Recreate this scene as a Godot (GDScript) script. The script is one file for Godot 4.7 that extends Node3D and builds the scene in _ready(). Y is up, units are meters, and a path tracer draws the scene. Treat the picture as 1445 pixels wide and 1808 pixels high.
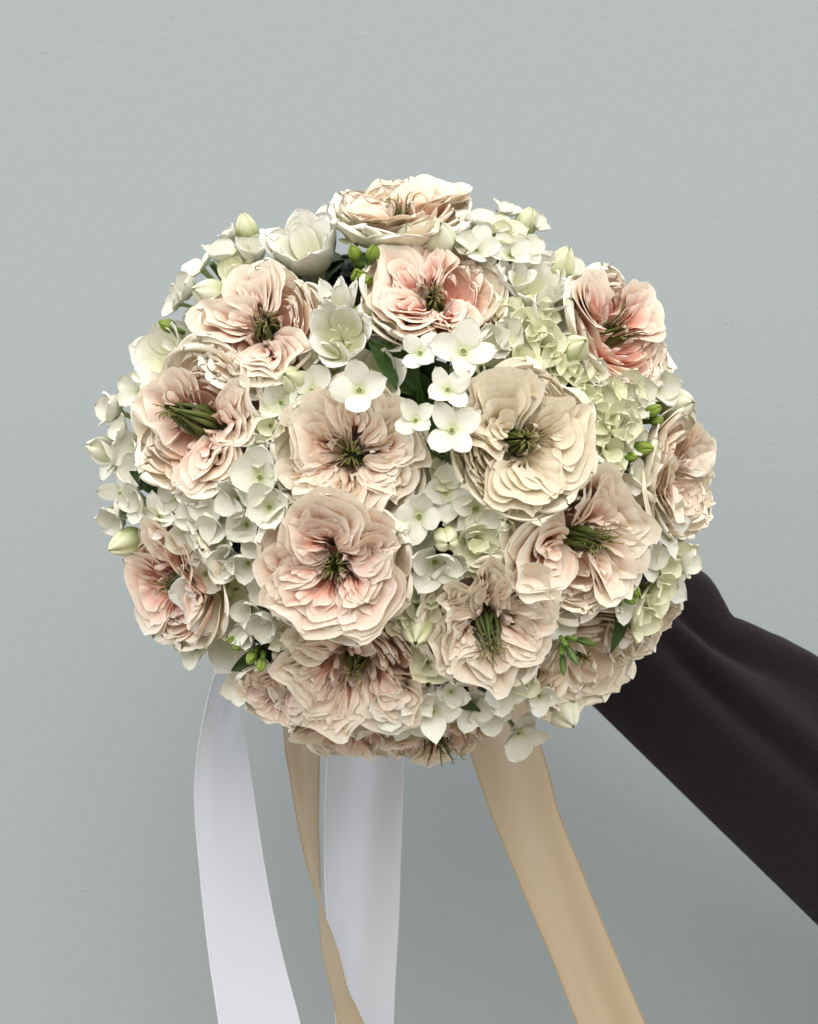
extends Node3D
# A round hand-tied bouquet of garden roses, freesias and bouvardia held by an arm in a dark sleeve before a pale painted wall.

const CAM_Y := 1.30
const CAM_Z := 0.75
const F := 3284.0                       # focal length of the photograph, in its pixels

var rng := RandomNumberGenerator.new()
var noise_a := FastNoiseLite.new()
var noise_b := FastNoiseLite.new()
var M := {}
var index_cache := {}
var heart := Vector3.ZERO               # middle of the bouquet's rim
var rose_spots := []
var floret_spots := []
var freesia_spots := []
var petals4 := []
var petals8 := []
var cup_petals := []
var wide_petals := []
var star_petals := []
var bud_meshes := []
var tube_mesh: ArrayMesh
var throat_mesh: ArrayMesh
var names := {}


# ---------------------------------------------------------------- helpers
func at(px: float, py: float, z: float) -> Vector3:
	var d := CAM_Z - z
	return Vector3((px - 722.5) * d / F, CAM_Y - (py - 904.0) * d / F, z)

func dome_z(px: float, py: float) -> float:
	var a := (px - 705.0) / 575.0
	var b := (py - 825.0) / 535.0
	return 0.082 * sqrt(maxf(0.0, 1.0 - a * a - b * b))

func dome_normal(p: Vector3) -> Vector3:
	var q := p - heart
	return Vector3(q.x / 0.0170, q.y / 0.0150, (q.z + 0.034) / 0.0105).normalized()

func facing(n: Vector3, spin: float) -> Basis:
	var y := n.normalized()
	var x := Vector3.UP.cross(y)
	if x.length() < 0.05:
		x = Vector3.RIGHT
	x = x.normalized()
	var z := x.cross(y).normalized()
	return Basis(x, y, z) * Basis(Vector3.UP, spin)

func numbered(called: String, parent: Node) -> String:
	var key := "%d/%s" % [parent.get_instance_id(), called]
	var n: int = names.get(key, 0)
	names[key] = n + 1
	return called if n == 0 else "%s_%03d" % [called, n]

func put(called: String, mesh: Mesh, mat: Material, parent: Node, xf := Transform3D.IDENTITY) -> MeshInstance3D:
	var o := MeshInstance3D.new()
	o.name = numbered(called, parent)
	o.mesh = mesh
	o.material_override = mat
	o.transform = xf
	parent.add_child(o, true)
	return o

func empty(called: String, parent: Node, xf := Transform3D.IDENTITY) -> Node3D:
	var o := Node3D.new()
	o.name = numbered(called, parent)
	o.transform = xf
	parent.add_child(o, true)
	return o

func tag(o: Node, label: String, category: String, group := "", kind := "") -> void:
	o.set_meta("label", label)
	if category != "":
		o.set_meta("category", category)
	if group != "":
		o.set_meta("group", group)
	if kind != "":
		o.set_meta("kind", kind)

func grid_index(nu: int, nv: int) -> PackedInt32Array:
	var key := nu * 1000 + nv
	if not index_cache.has(key):
		var ix := PackedInt32Array()
		for j in nv - 1:
			for i in nu - 1:
				var a := j * nu + i
				ix.append_array(PackedInt32Array([a, a + nu, a + 1, a + 1, a + nu, a + nu + 1]))
		index_cache[key] = ix
	return index_cache[key]

# A sheet of nu by nv points (row after row) as a mesh; closed joins its first and last column.
func grid_mesh(nu: int, nv: int, pos: PackedVector3Array, col: PackedColorArray, closed := false) -> ArrayMesh:
	var nor := PackedVector3Array()
	nor.resize(nu * nv)
	var uv := PackedVector2Array()
	uv.resize(nu * nv)
	for j in nv:
		var j0 := maxi(j - 1, 0) * nu
		var j1 := mini(j + 1, nv - 1) * nu
		for i in nu:
			var i0 := i - 1
			var i1 := i + 1
			if closed:
				i0 = nu - 2 if i == 0 else i0
				i1 = 1 if i == nu - 1 else i1
			else:
				i0 = maxi(i0, 0)
				i1 = mini(i1, nu - 1)
			var n := (pos[j * nu + i1] - pos[j * nu + i0]).cross(pos[j1 + i] - pos[j0 + i])
			nor[j * nu + i] = n.normalized() if n.length_squared() > 1e-20 else Vector3.UP
			uv[j * nu + i] = Vector2(float(i) / (nu - 1), float(j) / (nv - 1))
	var arr := []
	arr.resize(Mesh.ARRAY_MAX)
	arr[Mesh.ARRAY_VERTEX] = pos
	arr[Mesh.ARRAY_NORMAL] = nor
	arr[Mesh.ARRAY_TEX_UV] = uv
	if col.size() == pos.size():
		arr[Mesh.ARRAY_COLOR] = col
	arr[Mesh.ARRAY_INDEX] = grid_index(nu, nv)
	var m := ArrayMesh.new()
	m.add_surface_from_arrays(Mesh.PRIMITIVE_TRIANGLES, arr)
	return m

# A tube along points with a radius at each; ends drawn in when capped.
func tube(points: PackedVector3Array, radii: PackedFloat32Array, around := 8, c0 := Color.WHITE, c1 := Color.WHITE) -> ArrayMesh:
	var pts := PackedVector3Array()
	var rad := PackedFloat32Array()
	pts.append(points[0]); rad.append(0.00001)
	pts.append_array(points); rad.append_array(radii)
	pts.append(points[points.size() - 1]); rad.append(0.00001)
	var pos := PackedVector3Array()
	var col := PackedColorArray()
	var n := pts.size()
	var side := Vector3.ZERO
	for j in n:
		var d := pts[mini(j + 1, n - 1)] - pts[maxi(j - 1, 0)]
		if j == 0: d = pts[2] - pts[1]
		if j == n - 1: d = pts[n - 2] - pts[n - 3]
		d = d.normalized()
		if j == 0:
			side = d.cross(Vector3(0.31, 0.9, 0.28)).normalized()
		else:
			side = (side - d * side.dot(d)).normalized()
		var up := d.cross(side)
		for i in around + 1:
			var a := TAU * i / around
			pos.append(pts[j] + (side * cos(a) + up * sin(a)) * rad[j])
			col.append(c0.lerp(c1, float(j) / (n - 1)))
	return grid_mesh(around + 1, n, pos, col, true)

func join(list: Array) -> ArrayMesh:     # [mesh, transform] pairs as one mesh
	var st := SurfaceTool.new()
	for e in list:
		st.append_from(e[0], 0, e[1])
	return st.commit()

func curve_through(pts: Array, n: int) -> PackedVector3Array:
	var c := Curve3D.new()
	for k in pts.size():
		var d: Vector3 = (pts[mini(k + 1, pts.size() - 1)] - pts[maxi(k - 1, 0)]) / 6.0
		c.add_point(pts[k], -d, d)
	var out := PackedVector3Array()
	var l := c.get_baked_length()
	for k in n:
		out.append(c.sample_baked(l * k / (n - 1), true))
	return out


# ---------------------------------------------------------------- materials
func mat(color: Color, rough: float, spec := 0.4) -> StandardMaterial3D:
	var m := StandardMaterial3D.new()
	m.albedo_color = color.linear_to_srgb()
	m.roughness = rough
	m.metallic_specular = spec
	return m

func petal_texture(veins: float, freckles: int, s: int) -> ImageTexture:
	var n := FastNoiseLite.new()
	n.seed = s
	n.frequency = 1.0
	var r := RandomNumberGenerator.new()
	r.seed = s
	var im := Image.create(256, 256, false, Image.FORMAT_RGB8)
	for y in 256:
		for x in 256:
			var fan := (x / 256.0 - 0.5)
			var v := n.get_noise_2d(fan * 46.0, y / 256.0 * 2.2) * 0.6 + n.get_noise_2d(fan * 14.0 + 50.0, y / 256.0 * 5.0) * 0.4
			var c := clampf(0.965 + veins * v, 0.0, 1.0)
			im.set_pixel(x, y, Color(c, c * (1.0 - 0.012 * absf(v)), c * (1.0 - 0.03 * absf(v))))
	for k in freckles:
		var px := r.randi_range(4, 250)
		var py := r.randi_range(215, 255)
		var rr := r.randf_range(0.6, 2.6)
		for y in range(maxi(0, py - 4), mini(256, py + 4)):
			for x in range(maxi(0, px - 6), mini(256, px + 6)):
				var d := Vector2((x - px) * 0.6, y - py).length() / rr
				if d < 1.0:
					im.set_pixel(x, y, im.get_pixel(x, y).lerp(Color(0.66, 0.52, 0.36), 0.45 * (1.0 - d)))
	return ImageTexture.create_from_image(im)

func make_materials() -> void:
	var relief := Image.create(256, 256, false, Image.FORMAT_RGB8)
	for y in 256:
		for x in 256:
			var v := 0.5 + 0.28 * noise_a.get_noise_2d(x * 0.22, y * 0.018) + 0.22 * noise_b.get_noise_2d(x * 0.08, y * 0.05)
			relief.set_pixel(x, y, Color(v, v, v))
	relief.bump_map_to_normal_map(3.0)
	var crinkle := ImageTexture.create_from_image(relief)
	var p := mat(Color.WHITE, 0.62, 0.28)
	p.vertex_color_use_as_albedo = true
	p.albedo_texture = petal_texture(0.06, 14, 3)
	p.normal_enabled = true
	p.normal_texture = crinkle
	p.normal_scale = 0.22
	p.backlight_enabled = true
	p.backlight = Color(0.74, 0.71, 0.67)
	M.rose = p
	M.guard = p.duplicate()
	M.guard.backlight = Color(0.36, 0.35, 0.33)
	var w := mat(Color.WHITE, 0.46, 0.4)
	w.vertex_color_use_as_albedo = true
	w.albedo_texture = petal_texture(0.05, 5, 9)
	w.normal_enabled = true
	w.normal_texture = crinkle
	w.normal_scale = 0.22
	w.backlight_enabled = true
	w.backlight = Color(0.44, 0.44, 0.40)
	M.white = w
	var g := mat(Color.WHITE, 0.42, 0.45)
	g.vertex_color_use_as_albedo = true
	g.normal_enabled = true
	g.normal_texture = crinkle
	g.normal_scale = 0.5
	g.backlight_enabled = true
	g.backlight = Color(0.22, 0.26, 0.1)
	M.green = g
	M.leaf = g
	# satin of the ribbons: a fine weave
	var weave := Image.create(128, 128, false, Image.FORMAT_RGB8)
	for y in 128:
		for x in 128:
			var v := 0.5 + 0.18 * sin(TAU * x * 16.0 / 128.0) * cos(TAU * y * 16.0 / 128.0) + 0.3 * noise_a.get_noise_2d(x * 0.6, y * 0.1)
			weave.set_pixel(x, y, Color(v, v, v))
	weave.bump_map_to_normal_map(1.5)
	var satin := ImageTexture.create_from_image(weave)
	for e in [["white_satin", Color(0.63, 0.67, 0.755), Color(0.5, 0.5, 0.5)], ["champagne_satin", Color(0.435, 0.345, 0.232), Color(0.36, 0.34, 0.3)]]:
		var s := mat(e[1], 0.42, 0.5)
		s.backlight_enabled = true
		s.backlight = e[2]
		s.normal_enabled = true
		s.normal_texture = satin
		s.normal_scale = 0.45
		s.uv1_scale = Vector3(5, 60, 1)
		s.rim_enabled = true
		s.rim = 0.25
		M[e[0]] = s
	M.white_thread = mat(Color(0.74, 0.76, 0.82), 0.7)
	M.champagne_thread = mat(Color(0.40, 0.30, 0.175), 0.7)
	# cotton jersey of the sleeve
	var cloth := mat(Color(0.021, 0.016, 0.020), 1.0, 0.12)
	var knit := NoiseTexture2D.new()
	var kn := FastNoiseLite.new()
	kn.frequency = 0.19
	kn.seed = 4
	knit.noise = kn
	knit.width = 256; knit.height = 256
	knit.seamless = true
	knit.as_normal_map = true
	knit.bump_strength = 4.0
	cloth.normal_enabled = true
	cloth.normal_texture = knit
	cloth.normal_scale = 1.6
	cloth.uv1_scale = Vector3(8, 10, 1)
	cloth.rim_enabled = true
	cloth.rim = 0.45
	M.cloth = cloth
	var skin := mat(Color(0.52, 0.30, 0.21), 0.55, 0.4)
	skin.subsurf_scatter_enabled = true
	skin.subsurf_scatter_strength = 0.1
	M.skin = skin
	# rolled emulsion paint: a fine and a broad orange-peel relief
	var paint := mat(Color(0.343, 0.394, 0.414), 0.62, 0.35)
	var wn := FastNoiseLite.new()
	wn.frequency = 0.02
	wn.fractal_octaves = 4
	wn.fractal_gain = 0.55
	wn.seed = 12
	var wt := NoiseTexture2D.new()
	wt.noise = wn
	wt.width = 1024; wt.height = 1024
	wt.seamless = true
	wt.as_normal_map = true
	wt.bump_strength = 5.0
	paint.normal_enabled = true
	paint.normal_texture = wt
	paint.normal_scale = 0.24
	paint.uv1_triplanar = true
	paint.uv1_world_triplanar = true
	paint.uv1_scale = Vector3(8.7, 8.7, 8.7)
	M.paint = paint


# ---------------------------------------------------------------- petals
# One bowl-shaped petal round the flower's axis. k: phi, half (angle), rim, depth, base, lip, wave, freq, tip, low, roll
func shell_petal(k: Dictionary, nu: int, nv: int, scale: float, c_in: Color, c_out: Color, c_edge: Color) -> ArrayMesh:
	var pos := PackedVector3Array()
	var col := PackedColorArray()
	pos.resize(nu * nv)
	col.resize(nu * nv)
	var ph := rng.randf() * TAU
	var ph2 := rng.randf() * TAU
	var off := rng.randf() * 90.0
	var skew := rng.randf_range(-0.12, 0.12)
	var bend: float = k.get("bend", 1.42)
	for j in nv:
		var t := sin(PI * 0.5 * j / (nv - 1))
		for i in nu:
			var s := 2.0 * i / (nu - 1) - 1.0
			var as_ := absf(s)
			var te: float = t * (1.0 - 0.4 * k.tip * pow(as_, 3.0) - 0.05 * (1.0 - as_) * k.get("notch", 0.0))
			te += t * t * 0.03 * noise_a.get_noise_2d(s * 24.0 + off, off)
			var half: float = k.half * (0.42 + 0.58 * smoothstep(0.0, 0.5, te)) * sqrt(1.0 - 0.9985 * pow(t, 5.5)) * 1.06
			var ang: float = k.phi + s * half + skew * t
			var a := te * bend
			var r: float = k.base + (k.rim - k.base) * sin(a) / sin(bend)
			var y: float = k.low + k.depth * (1.0 - cos(a)) / (1.0 - cos(bend))
			var e := smoothstep(0.62, 1.0, te)
			r += k.lip * e * e
			y -= k.lip * e * e * e * 0.5
			var w: float = k.wave * te * te
			var rip := sin(s * k.freq + ph) * 0.6 + sin(s * k.freq * 1.9 + ph2) * 0.4 + noise_b.get_noise_2d(s * 30.0 + off, t * 20.0) * 0.9
			r += w * rip
			y += w * 0.55 * cos(s * k.freq * 1.3 + ph2) + 0.014 * noise_b.get_noise_3d(s * 14.0, t * 20.0, off)
			# the sides of a petal lie a little further in
			r -= 0.05 * as_ * as_ * t * k.rim
			pos[j * nu + i] = Vector3(sin(ang) * r, y, cos(ang) * r) * scale
			var c := c_in.lerp(c_out, smoothstep(0.25, 0.9, te))
			c = c.lerp(c_edge, smoothstep(0.86, 0.99, maxf(t, as_ * 0.9)) * 0.75)
			col[j * nu + i] = c
	return grid_mesh(nu, nv, pos, col)

# One folded inner petal of a quartered rose: a sheet that stands on a curve which wraps round the middle of its quarter.
func page_petal(phi: float, spread: float, rho: float, rho_in: float, s0: float, s1: float, top: float, k: Dictionary, nu: int, nv: int, scale: float, c_in: Color, c_out: Color, c_edge: Color) -> ArrayMesh:
	var pos := PackedVector3Array()
	var col := PackedColorArray()
	pos.resize(nu * nv)
	col.resize(nu * nv)
	var off: float = k.off
	var own := rng.randf() * 70.0
	var lean := rng.randf_range(-0.02, 0.05)
	var ph := rng.randf() * TAU
	for i in nu:
		var q := 0.5 + 0.5 * sin(PI * (float(i) / (nu - 1) - 0.5))
		var s := lerpf(s0, s1, q)
		var e := 2.0 * q - 1.0
		var al := phi + spread * sin(s * PI * 0.5)
		var rr := rho_in + (rho - rho_in) * pow(maxf(cos(s * PI * 0.5), 0.0), 0.76)
		var plan := Vector2(sin(al), cos(al)) * rr
		var al_b := phi + spread * 0.62 * sin(s * PI * 0.5)
		var plan_b := Vector2(sin(al_b), cos(al_b)) * (rr * 0.62 + 0.03)
		# direction away from the middle of the quarter
		var mid := Vector2(sin(phi), cos(phi)) * (rho_in + 0.45 * (rho - rho_in))
		var outw := (plan - mid).normalized()
		var wx := noise_a.get_noise_2d(plan.x * 14.0 + off, plan.y * 14.0)
		var wz := noise_a.get_noise_2d(plan.x * 14.0 + off, plan.y * 14.0 + 300.0)
		var fx := noise_b.get_noise_2d(plan.x * 33.0 + off, plan.y * 33.0)
		var fz := noise_b.get_noise_2d(plan.x * 33.0, plan.y * 33.0 + off)
		var inner_end := absf(s0 if e < 0.0 else s1) > 0.9
		var roundness := sqrt(1.0 - (0.80 if inner_end else 0.97) * pow(absf(e), 7.0 if inner_end else 2.9))
		var h := top + 0.03 * noise_b.get_noise_2d(q * 46.0 + own, own)
		h += 0.15 * (smoothstep(0.15, 0.7, rr) - 0.65)
		var flut: float = sin(q * k.flutes + ph) * k.flute
		for j in nv:
			var t := roundness * j / (nv - 1)
			var edge := float(j) / (nv - 1)
			var g := t * t * (1.6 - 0.6 * t)
			var p := plan_b.lerp(plan, g)
			p += Vector2(wx * 0.15 + fx * k.fine, wz * 0.15 + fz * k.fine) * t
			var lip := smoothstep(0.7, 1.0, t)
			p += outw * (lean * t + 0.07 * lip * lip + flut * t * t * t)
			var y := lerpf(0.06, h, pow(t, 0.85)) - 0.018 * lip * lip
			pos[j * nu + i] = Vector3(p.x, y, p.y) * scale
			var c := c_in.lerp(c_out, smoothstep(0.28, 0.95, t) * smoothstep(0.05, 0.8, rr))
			col[j * nu + i] = c.lerp(c_edge, smoothstep(0.80, 0.97, maxf(edge, absf(e) * 1.01)) * 0.85)
	return grid_mesh(nu, nv, pos, col)


# ---------------------------------------------------------------- rose
func green_tone(v: float) -> Color:
	return Color(0.045, 0.066, 0.014).lerp(Color(0.135, 0.165, 0.038), v)

func pistil(parent: Node3D, scale: float, k: Dictionary) -> void:
	var n: int = int(k.get("carpels", 11) * 2.1)
	var size: float = k.get("pistil", 0.5)
	var lean := Vector3(k.get("lean_x", 0.0), 1.0, k.get("lean_z", 0.0)).normalized()
	var b := facing(lean, 0.0)
	var o := empty("pistil", parent, Transform3D(b, Vector3(0, 0.12, 0) * scale))
	for c in n:
		var ring := 0 if c < n * 0.6 else 1
		var phi := TAU * c / n * 1.7 + rng.randf_range(-0.3, 0.3)
		var l := size * rng.randf_range(0.6, 1.12) * scale
		var fat: float = size * 0.21 * scale * (1.0 if ring == 0 else 0.55)
		var open: float = k.get("open", 0.1) * rng.randf_range(0.3, 1.4)
		var nu := 5
		var nv := 9
		var pos := PackedVector3Array()
		var col := PackedColorArray()
		var tone := rng.randf_range(-0.1, 0.8)
		var hook := rng.randf_range(-1.0, 1.0)
		for j in nv:
			var t := float(j) / (nv - 1)
			var w := 0.20 * fat * (0.35 + 1.5 * sin(PI * pow(t, 0.8)) * (1.0 - t)) + 0.00018
			var r := fat * (0.55 + 1.1 * sin(PI * minf(t * 0.95 + 0.08, 1.0))) * (1.0 - 0.78 * t * t) + open * l * t * t
			for i in nu:
				var s := 2.0 * i / (nu - 1) - 1.0
				var a := phi + s * w / maxf(r, 0.0008) + hook * 0.6 * t * t
				var rr := r - 0.35 * w * s * s + 0.15 * w * (1.0 - absf(s))
				pos.append(Vector3(sin(a) * rr, l * t, cos(a) * rr))
				col.append(green_tone(clampf(tone + 0.35 * (1.0 - absf(s)) - 0.3 * t, 0, 1)))
		var body := grid_mesh(nu, nv, pos, col)
		# the dry thread at its tip
		var tip := pos[(nv - 1) * nu + 2]
		var dir := Vector3(sin(phi), 0.4, cos(phi)).normalized()
		var side := Vector3(cos(phi), 0, -sin(phi)) * hook
		var pts := PackedVector3Array()
		var rad := PackedFloat32Array()
		var tl := rng.randf_range(0.05, 0.15) * scale
		for j in 6:
			var t := j / 5.0
			pts.append(tip + Vector3.UP * tl * 0.5 * sin(t * 2.2) + dir * tl * (t * t) * 0.8 + side * tl * t * t * 0.7)
			rad.append(lerpf(0.00034, 0.00018, t))
		var thread := tube(pts, rad, 5, Color(0.17, 0.19, 0.05), Color(0.30, 0.24, 0.10))
		put("carpel", join([[body, Transform3D.IDENTITY], [thread, Transform3D.IDENTITY]]), M.green, o)

func add_stem(thing: Node3D, from_local: Vector3, dir_local: Vector3, radius: float) -> void:
	var inv := thing.transform.affine_inverse()
	var start := thing.transform * from_local
	var away := (thing.transform.basis * dir_local).normalized()
	var ang := atan2(start.y - heart.y, start.x - heart.x) + 1.1
	var rr := sqrt(rng.randf()) * 0.0125
	var bind := heart + Vector3(cos(ang) * rr, sin(ang) * rr, -0.105)
	var fin := heart + Vector3(-cos(ang - 1.1) * (rr + 0.006), -sin(ang - 1.1) * (rr + 0.006), -0.205 + rng.randf_range(-0.008, 0.006))
	var l := (start - bind).length()
	var c := Curve3D.new()
	c.add_point(start, Vector3.ZERO, away * l * 0.30)
	c.add_point(bind, Vector3(0, 0, 0.03) + (start - bind) * Vector3(0.12, 0.12, 0), Vector3(0, 0, -0.03))
	c.add_point(fin)
	var pts := PackedVector3Array()
	var rad := PackedFloat32Array()
	for k in 16:
		pts.append(inv * c.sample_baked(c.get_baked_length() * k / 15.0, true))
		rad.append(radius)
	put("stem", tube(pts, rad, 7, Color(0.10, 0.16, 0.04), Color(0.07, 0.12, 0.03)), M.green, thing)

func make_rose(k: Dictionary) -> Node3D:
	rng.seed = int(k.seed)
	var z: float = dome_z(k.px, k.py) + k.get("push", 0.0)
	var face := at(k.px, k.py, z)
	var R: float = k.r * 1.07 * (CAM_Z - z) / F
	var n: Vector3 = (dome_normal(face) + Vector3(k.get("tx", 0.0), k.get("ty", 0.0), k.get("tz", 0.0))).normalized()
	rose_spots.append([k.px, k.py, k.r, n])
	var base := face - n * R * 0.55
	var o := empty("garden_rose", self, Transform3D(facing(n, k.get("spin", 0.0)), base))
	tag(o, k.label, "rose", "blush garden roses in the bouquet")
	var deep: Color = k.deep
	var mid: Color = k.mid
	var cream: Color = k.get("cream", Color(0.983, 0.918, 0.745))
	var edge: Color = k.get("edge", Color(0.992, 0.963, 0.86))
	var jig := func(c: Color) -> Color:
		var v := rng.randf_range(-0.05, 0.04)
		return Color(clampf(c.r + v * 0.6, 0, 1), clampf(c.g + v, 0, 1), clampf(c.b + v * 1.2, 0, 1))
	# guard petals
	var flop: float = k.get("flop", 0.0)
	for ring in 2:
		var cnt := 6 if ring == 0 else 5
		for i in cnt:
			var d := {
				"phi": TAU * (i + 0.5 * ring) / cnt + rng.randf_range(-0.16, 0.16), "half": rng.randf_range(0.66, 0.82), "rim": (1.0 if ring == 0 else 0.93) * rng.randf_range(0.95, 1.04),
				"depth": (0.56 if ring == 0 else 0.62) + rng.randf_range(-0.07, 0.06) - flop, "base": 0.10, "lip": rng.randf_range(0.0, 0.10) + flop * 0.3, "wave": rng.randf_range(0.025, 0.055), "freq": rng.randf_range(4.0, 7.0),
				"tip": rng.randf_range(0.10, 0.22), "low": -0.04, "notch": rng.randf(),
			}
			put("petal", shell_petal(d, 22, 14, R, (jig as Callable).call(cream.lerp(mid, 0.45)), (jig as Callable).call(cream), edge), M.guard, o)
	# the quarters
	var nq: int = k.get("quarters", 5)
	var pages: int = k.get("pages", nq)
	var lv: int = k.get("levels", 7)
	var first := rng.randf() * TAU
	var off := rng.randf() * 500.0
	var fine := rng.randf_range(0.062, 0.088)
	var shares := []
	var whole := 0.0
	for q in nq:
		shares.append(rng.randf_range(0.55, 1.45))
		whole += shares[q]
	var from := first
	for q in nq:
		var hq: float = PI * shares[q] / whole
		var phi := from + hq
		from += 2.0 * hq
		var seat_out := rng.randf_range(0.86, 0.97)
		var rows := maxi(4, int(round(lv * (0.75 + 0.4 * shares[q]))))
		if (q * 2 + int(k.seed)) % nq < pages:
			for l in rows:
				var u := (l + 0.5) / rows
				var spread := hq * (1.34 * pow(1.0 - u, 0.9) + 0.06) * rng.randf_range(0.92, 1.08)
				var rho := lerpf(seat_out, 0.44, u) * rng.randf_range(0.96, 1.04)
				var rin := 0.16 + 0.17 * u + rng.randf_range(-0.03, 0.05)
				var top := k.get("dome", 0.60) as float + rng.randf_range(-0.045, 0.05) - 0.05 * absf(u - 0.4)
				var kk := {"off": off, "fine": fine * rng.randf_range(0.9, 1.12), "flutes": rng.randf_range(9.0, 17.0), "flute": rng.randf_range(0.010, 0.024)}
				var ci: Color = (jig as Callable).call(deep)
				var co: Color = (jig as Callable).call(mid.lerp(cream, clampf(0.75 - u * 0.75 + rng.randf_range(-0.2, 0.25), 0, 1)))
				var cut := rng.randf_range(-0.4, 0.4)
				if l == rows - 1 or rng.randf() < 0.25:
					put("petal", page_petal(phi, spread, rho, rin, -1.0, 1.0, top, kk, 42, 9, R, ci, co, edge), M.rose, o)
				else:
					put("petal", page_petal(phi, spread, rho, rin, -1.0, cut + 0.18, top, kk, 30, 9, R, ci, co, edge), M.rose, o)
					kk.flutes = rng.randf_range(9.0, 17.0)
					put("petal", page_petal(phi, spread * 0.93, rho * rng.randf_range(0.94, 0.99), rin, cut - 0.18, 1.0, top + rng.randf_range(-0.06, 0.03), kk, 30, 9, R, ci, co, edge), M.rose, o)
		else:
			for l in lv:
				var u := float(l) / lv
				var cnt := 2 if u < 0.75 else 1
				for i in cnt:
					var d := {
						"phi": phi + hq * (rng.randf_range(-0.85, 0.85) if cnt == 1 else (i - 0.5) * 1.05 + rng.randf_range(-0.3, 0.3)), "half": rng.randf_range(0.40, 0.62) * (1.0 + 0.25 * u),
						"rim": lerpf(0.90, 0.36, u) * rng.randf_range(0.95, 1.06), "depth": lerpf(0.56, 0.42, u) + rng.randf_range(-0.06, 0.06), "base": 0.07, "lip": rng.randf_range(-0.05, 0.08),
						"wave": rng.randf_range(0.008, 0.028), "freq": rng.randf_range(2.0, 4.5), "tip": rng.randf_range(0.12, 0.3), "low": 0.02 + 0.07 * u, "notch": rng.randf() * 1.6, "bend": rng.randf_range(1.15, 1.5),
					}
					put("petal", shell_petal(d, 18, 12, R, (jig as Callable).call(deep), (jig as Callable).call(mid.lerp(cream, clampf(0.7 - u * 0.8 + rng.randf_range(-0.2, 0.25), 0, 1))), edge), M.rose, o)
	# narrow petals round the eye
	for i in int(k.get("eye", 7)):
		var d := {
			"phi": TAU * i / 7.0 + rng.randf_range(-0.4, 0.4), "half": rng.randf_range(0.35, 0.6), "rim": rng.randf_range(0.2, 0.34), "depth": rng.randf_range(0.3, 0.5), "base": 0.08,
			"lip": rng.randf_range(-0.08, 0.05), "wave": 0.05, "freq": rng.randf_range(3.0, 6.0), "tip": 0.35, "low": 0.08, "notch": 0.5, "bend": 1.3,
		}
		put("petal", shell_petal(d, 11, 9, R, (jig as Callable).call(deep), (jig as Callable).call(mid), edge), M.rose, o)
	if k.get("pistil", 0.5) > 0.0:
		pistil(o, R, k)
	# green cup under the flower
	var pts := PackedVector3Array([Vector3(0, 0.03, 0) * R, Vector3(0, -0.05, 0) * R, Vector3(0, -0.14, 0) * R, Vector3(0, -0.22, 0) * R])
	put("calyx", tube(pts, PackedFloat32Array([0.16 * R, 0.2 * R, 0.15 * R, 0.07 * R]), 10, Color(0.10, 0.16, 0.04), Color(0.07, 0.12, 0.03)), M.green, o)
	add_stem(o, Vector3(0, -0.2, 0) * R, Vector3.DOWN, 0.0021)
	return o


# ---------------------------------------------------------------- small white flowers
func blade(length: float, width: float, cup: float, curl: float, point: float, claw: float, c_base: Color, c_tip: Color, c_edge: Color, nu := 9, nv := 9) -> ArrayMesh:
	var pos := PackedVector3Array()
	var col := PackedColorArray()
	var tw := rng.randf_range(-0.12, 0.12)
	var off := rng.randf() * 60.0
	for j in nv:
		var t := float(j) / (nv - 1)
		var shape := pow(maxf(sin(PI * pow(t, 0.78)), 0.0), point)
		var w := width * 0.5 * maxf(shape, claw * (1.0 - t) * (1.0 if t < 0.7 else 0.0)) + 0.00002
		for i in nu:
			var s := 2.0 * i / (nu - 1) - 1.0
			var x := s * w
			var y := cup * width * s * s * sin(PI * clampf(t, 0.08, 0.92)) + curl * length * t * t + x * tw * t
			y += 0.03 * length * noise_b.get_noise_2d(s * 24.0 + off, t * 24.0) * t
			var zz := length * (t - 0.22 * absf(curl) * t * t * t) - 0.05 * length * s * s * t
			pos.append(Vector3(x, y, zz))
			var c := c_base.lerp(c_tip, smoothstep(0.0, 0.3, t))
			col.append(c.lerp(c_edge, smoothstep(0.7, 1.0, maxf(absf(s), t * 1.02)) * 0.5))
	return grid_mesh(nu, nv, pos, col)

func bud_mesh(length: float, fat: float, lobes: int, ridge: float, c0: Color, c1: Color, seam: Color) -> ArrayMesh:
	var nu := lobes * 6 + 1
	var nv := 11
	var pos := PackedVector3Array()
	var col := PackedColorArray()
	for j in nv:
		var t := float(j) / (nv - 1)
		var r := fat * pow(maxf(sin(PI * pow(t, 0.72) * 0.985 + 0.015), 0.0), 0.62)
		for i in nu:
			var a := TAU * i / (nu - 1)
			var lob := pow(absf(cos(a * lobes * 0.5)), 0.6)
			var rr := r * (1.0 - ridge + ridge * lob) + 0.00001
			pos.append(Vector3(sin(a) * rr, length * t - 0.12 * length * (1.0 - lob) * t * t, cos(a) * rr))
			col.append(c0.lerp(c1, smoothstep(0.1, 0.8, t)).lerp(seam, smoothstep(0.35, 0.0, lob) * 0.6))
	return grid_mesh(nu, nv, pos, col, true)

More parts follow.
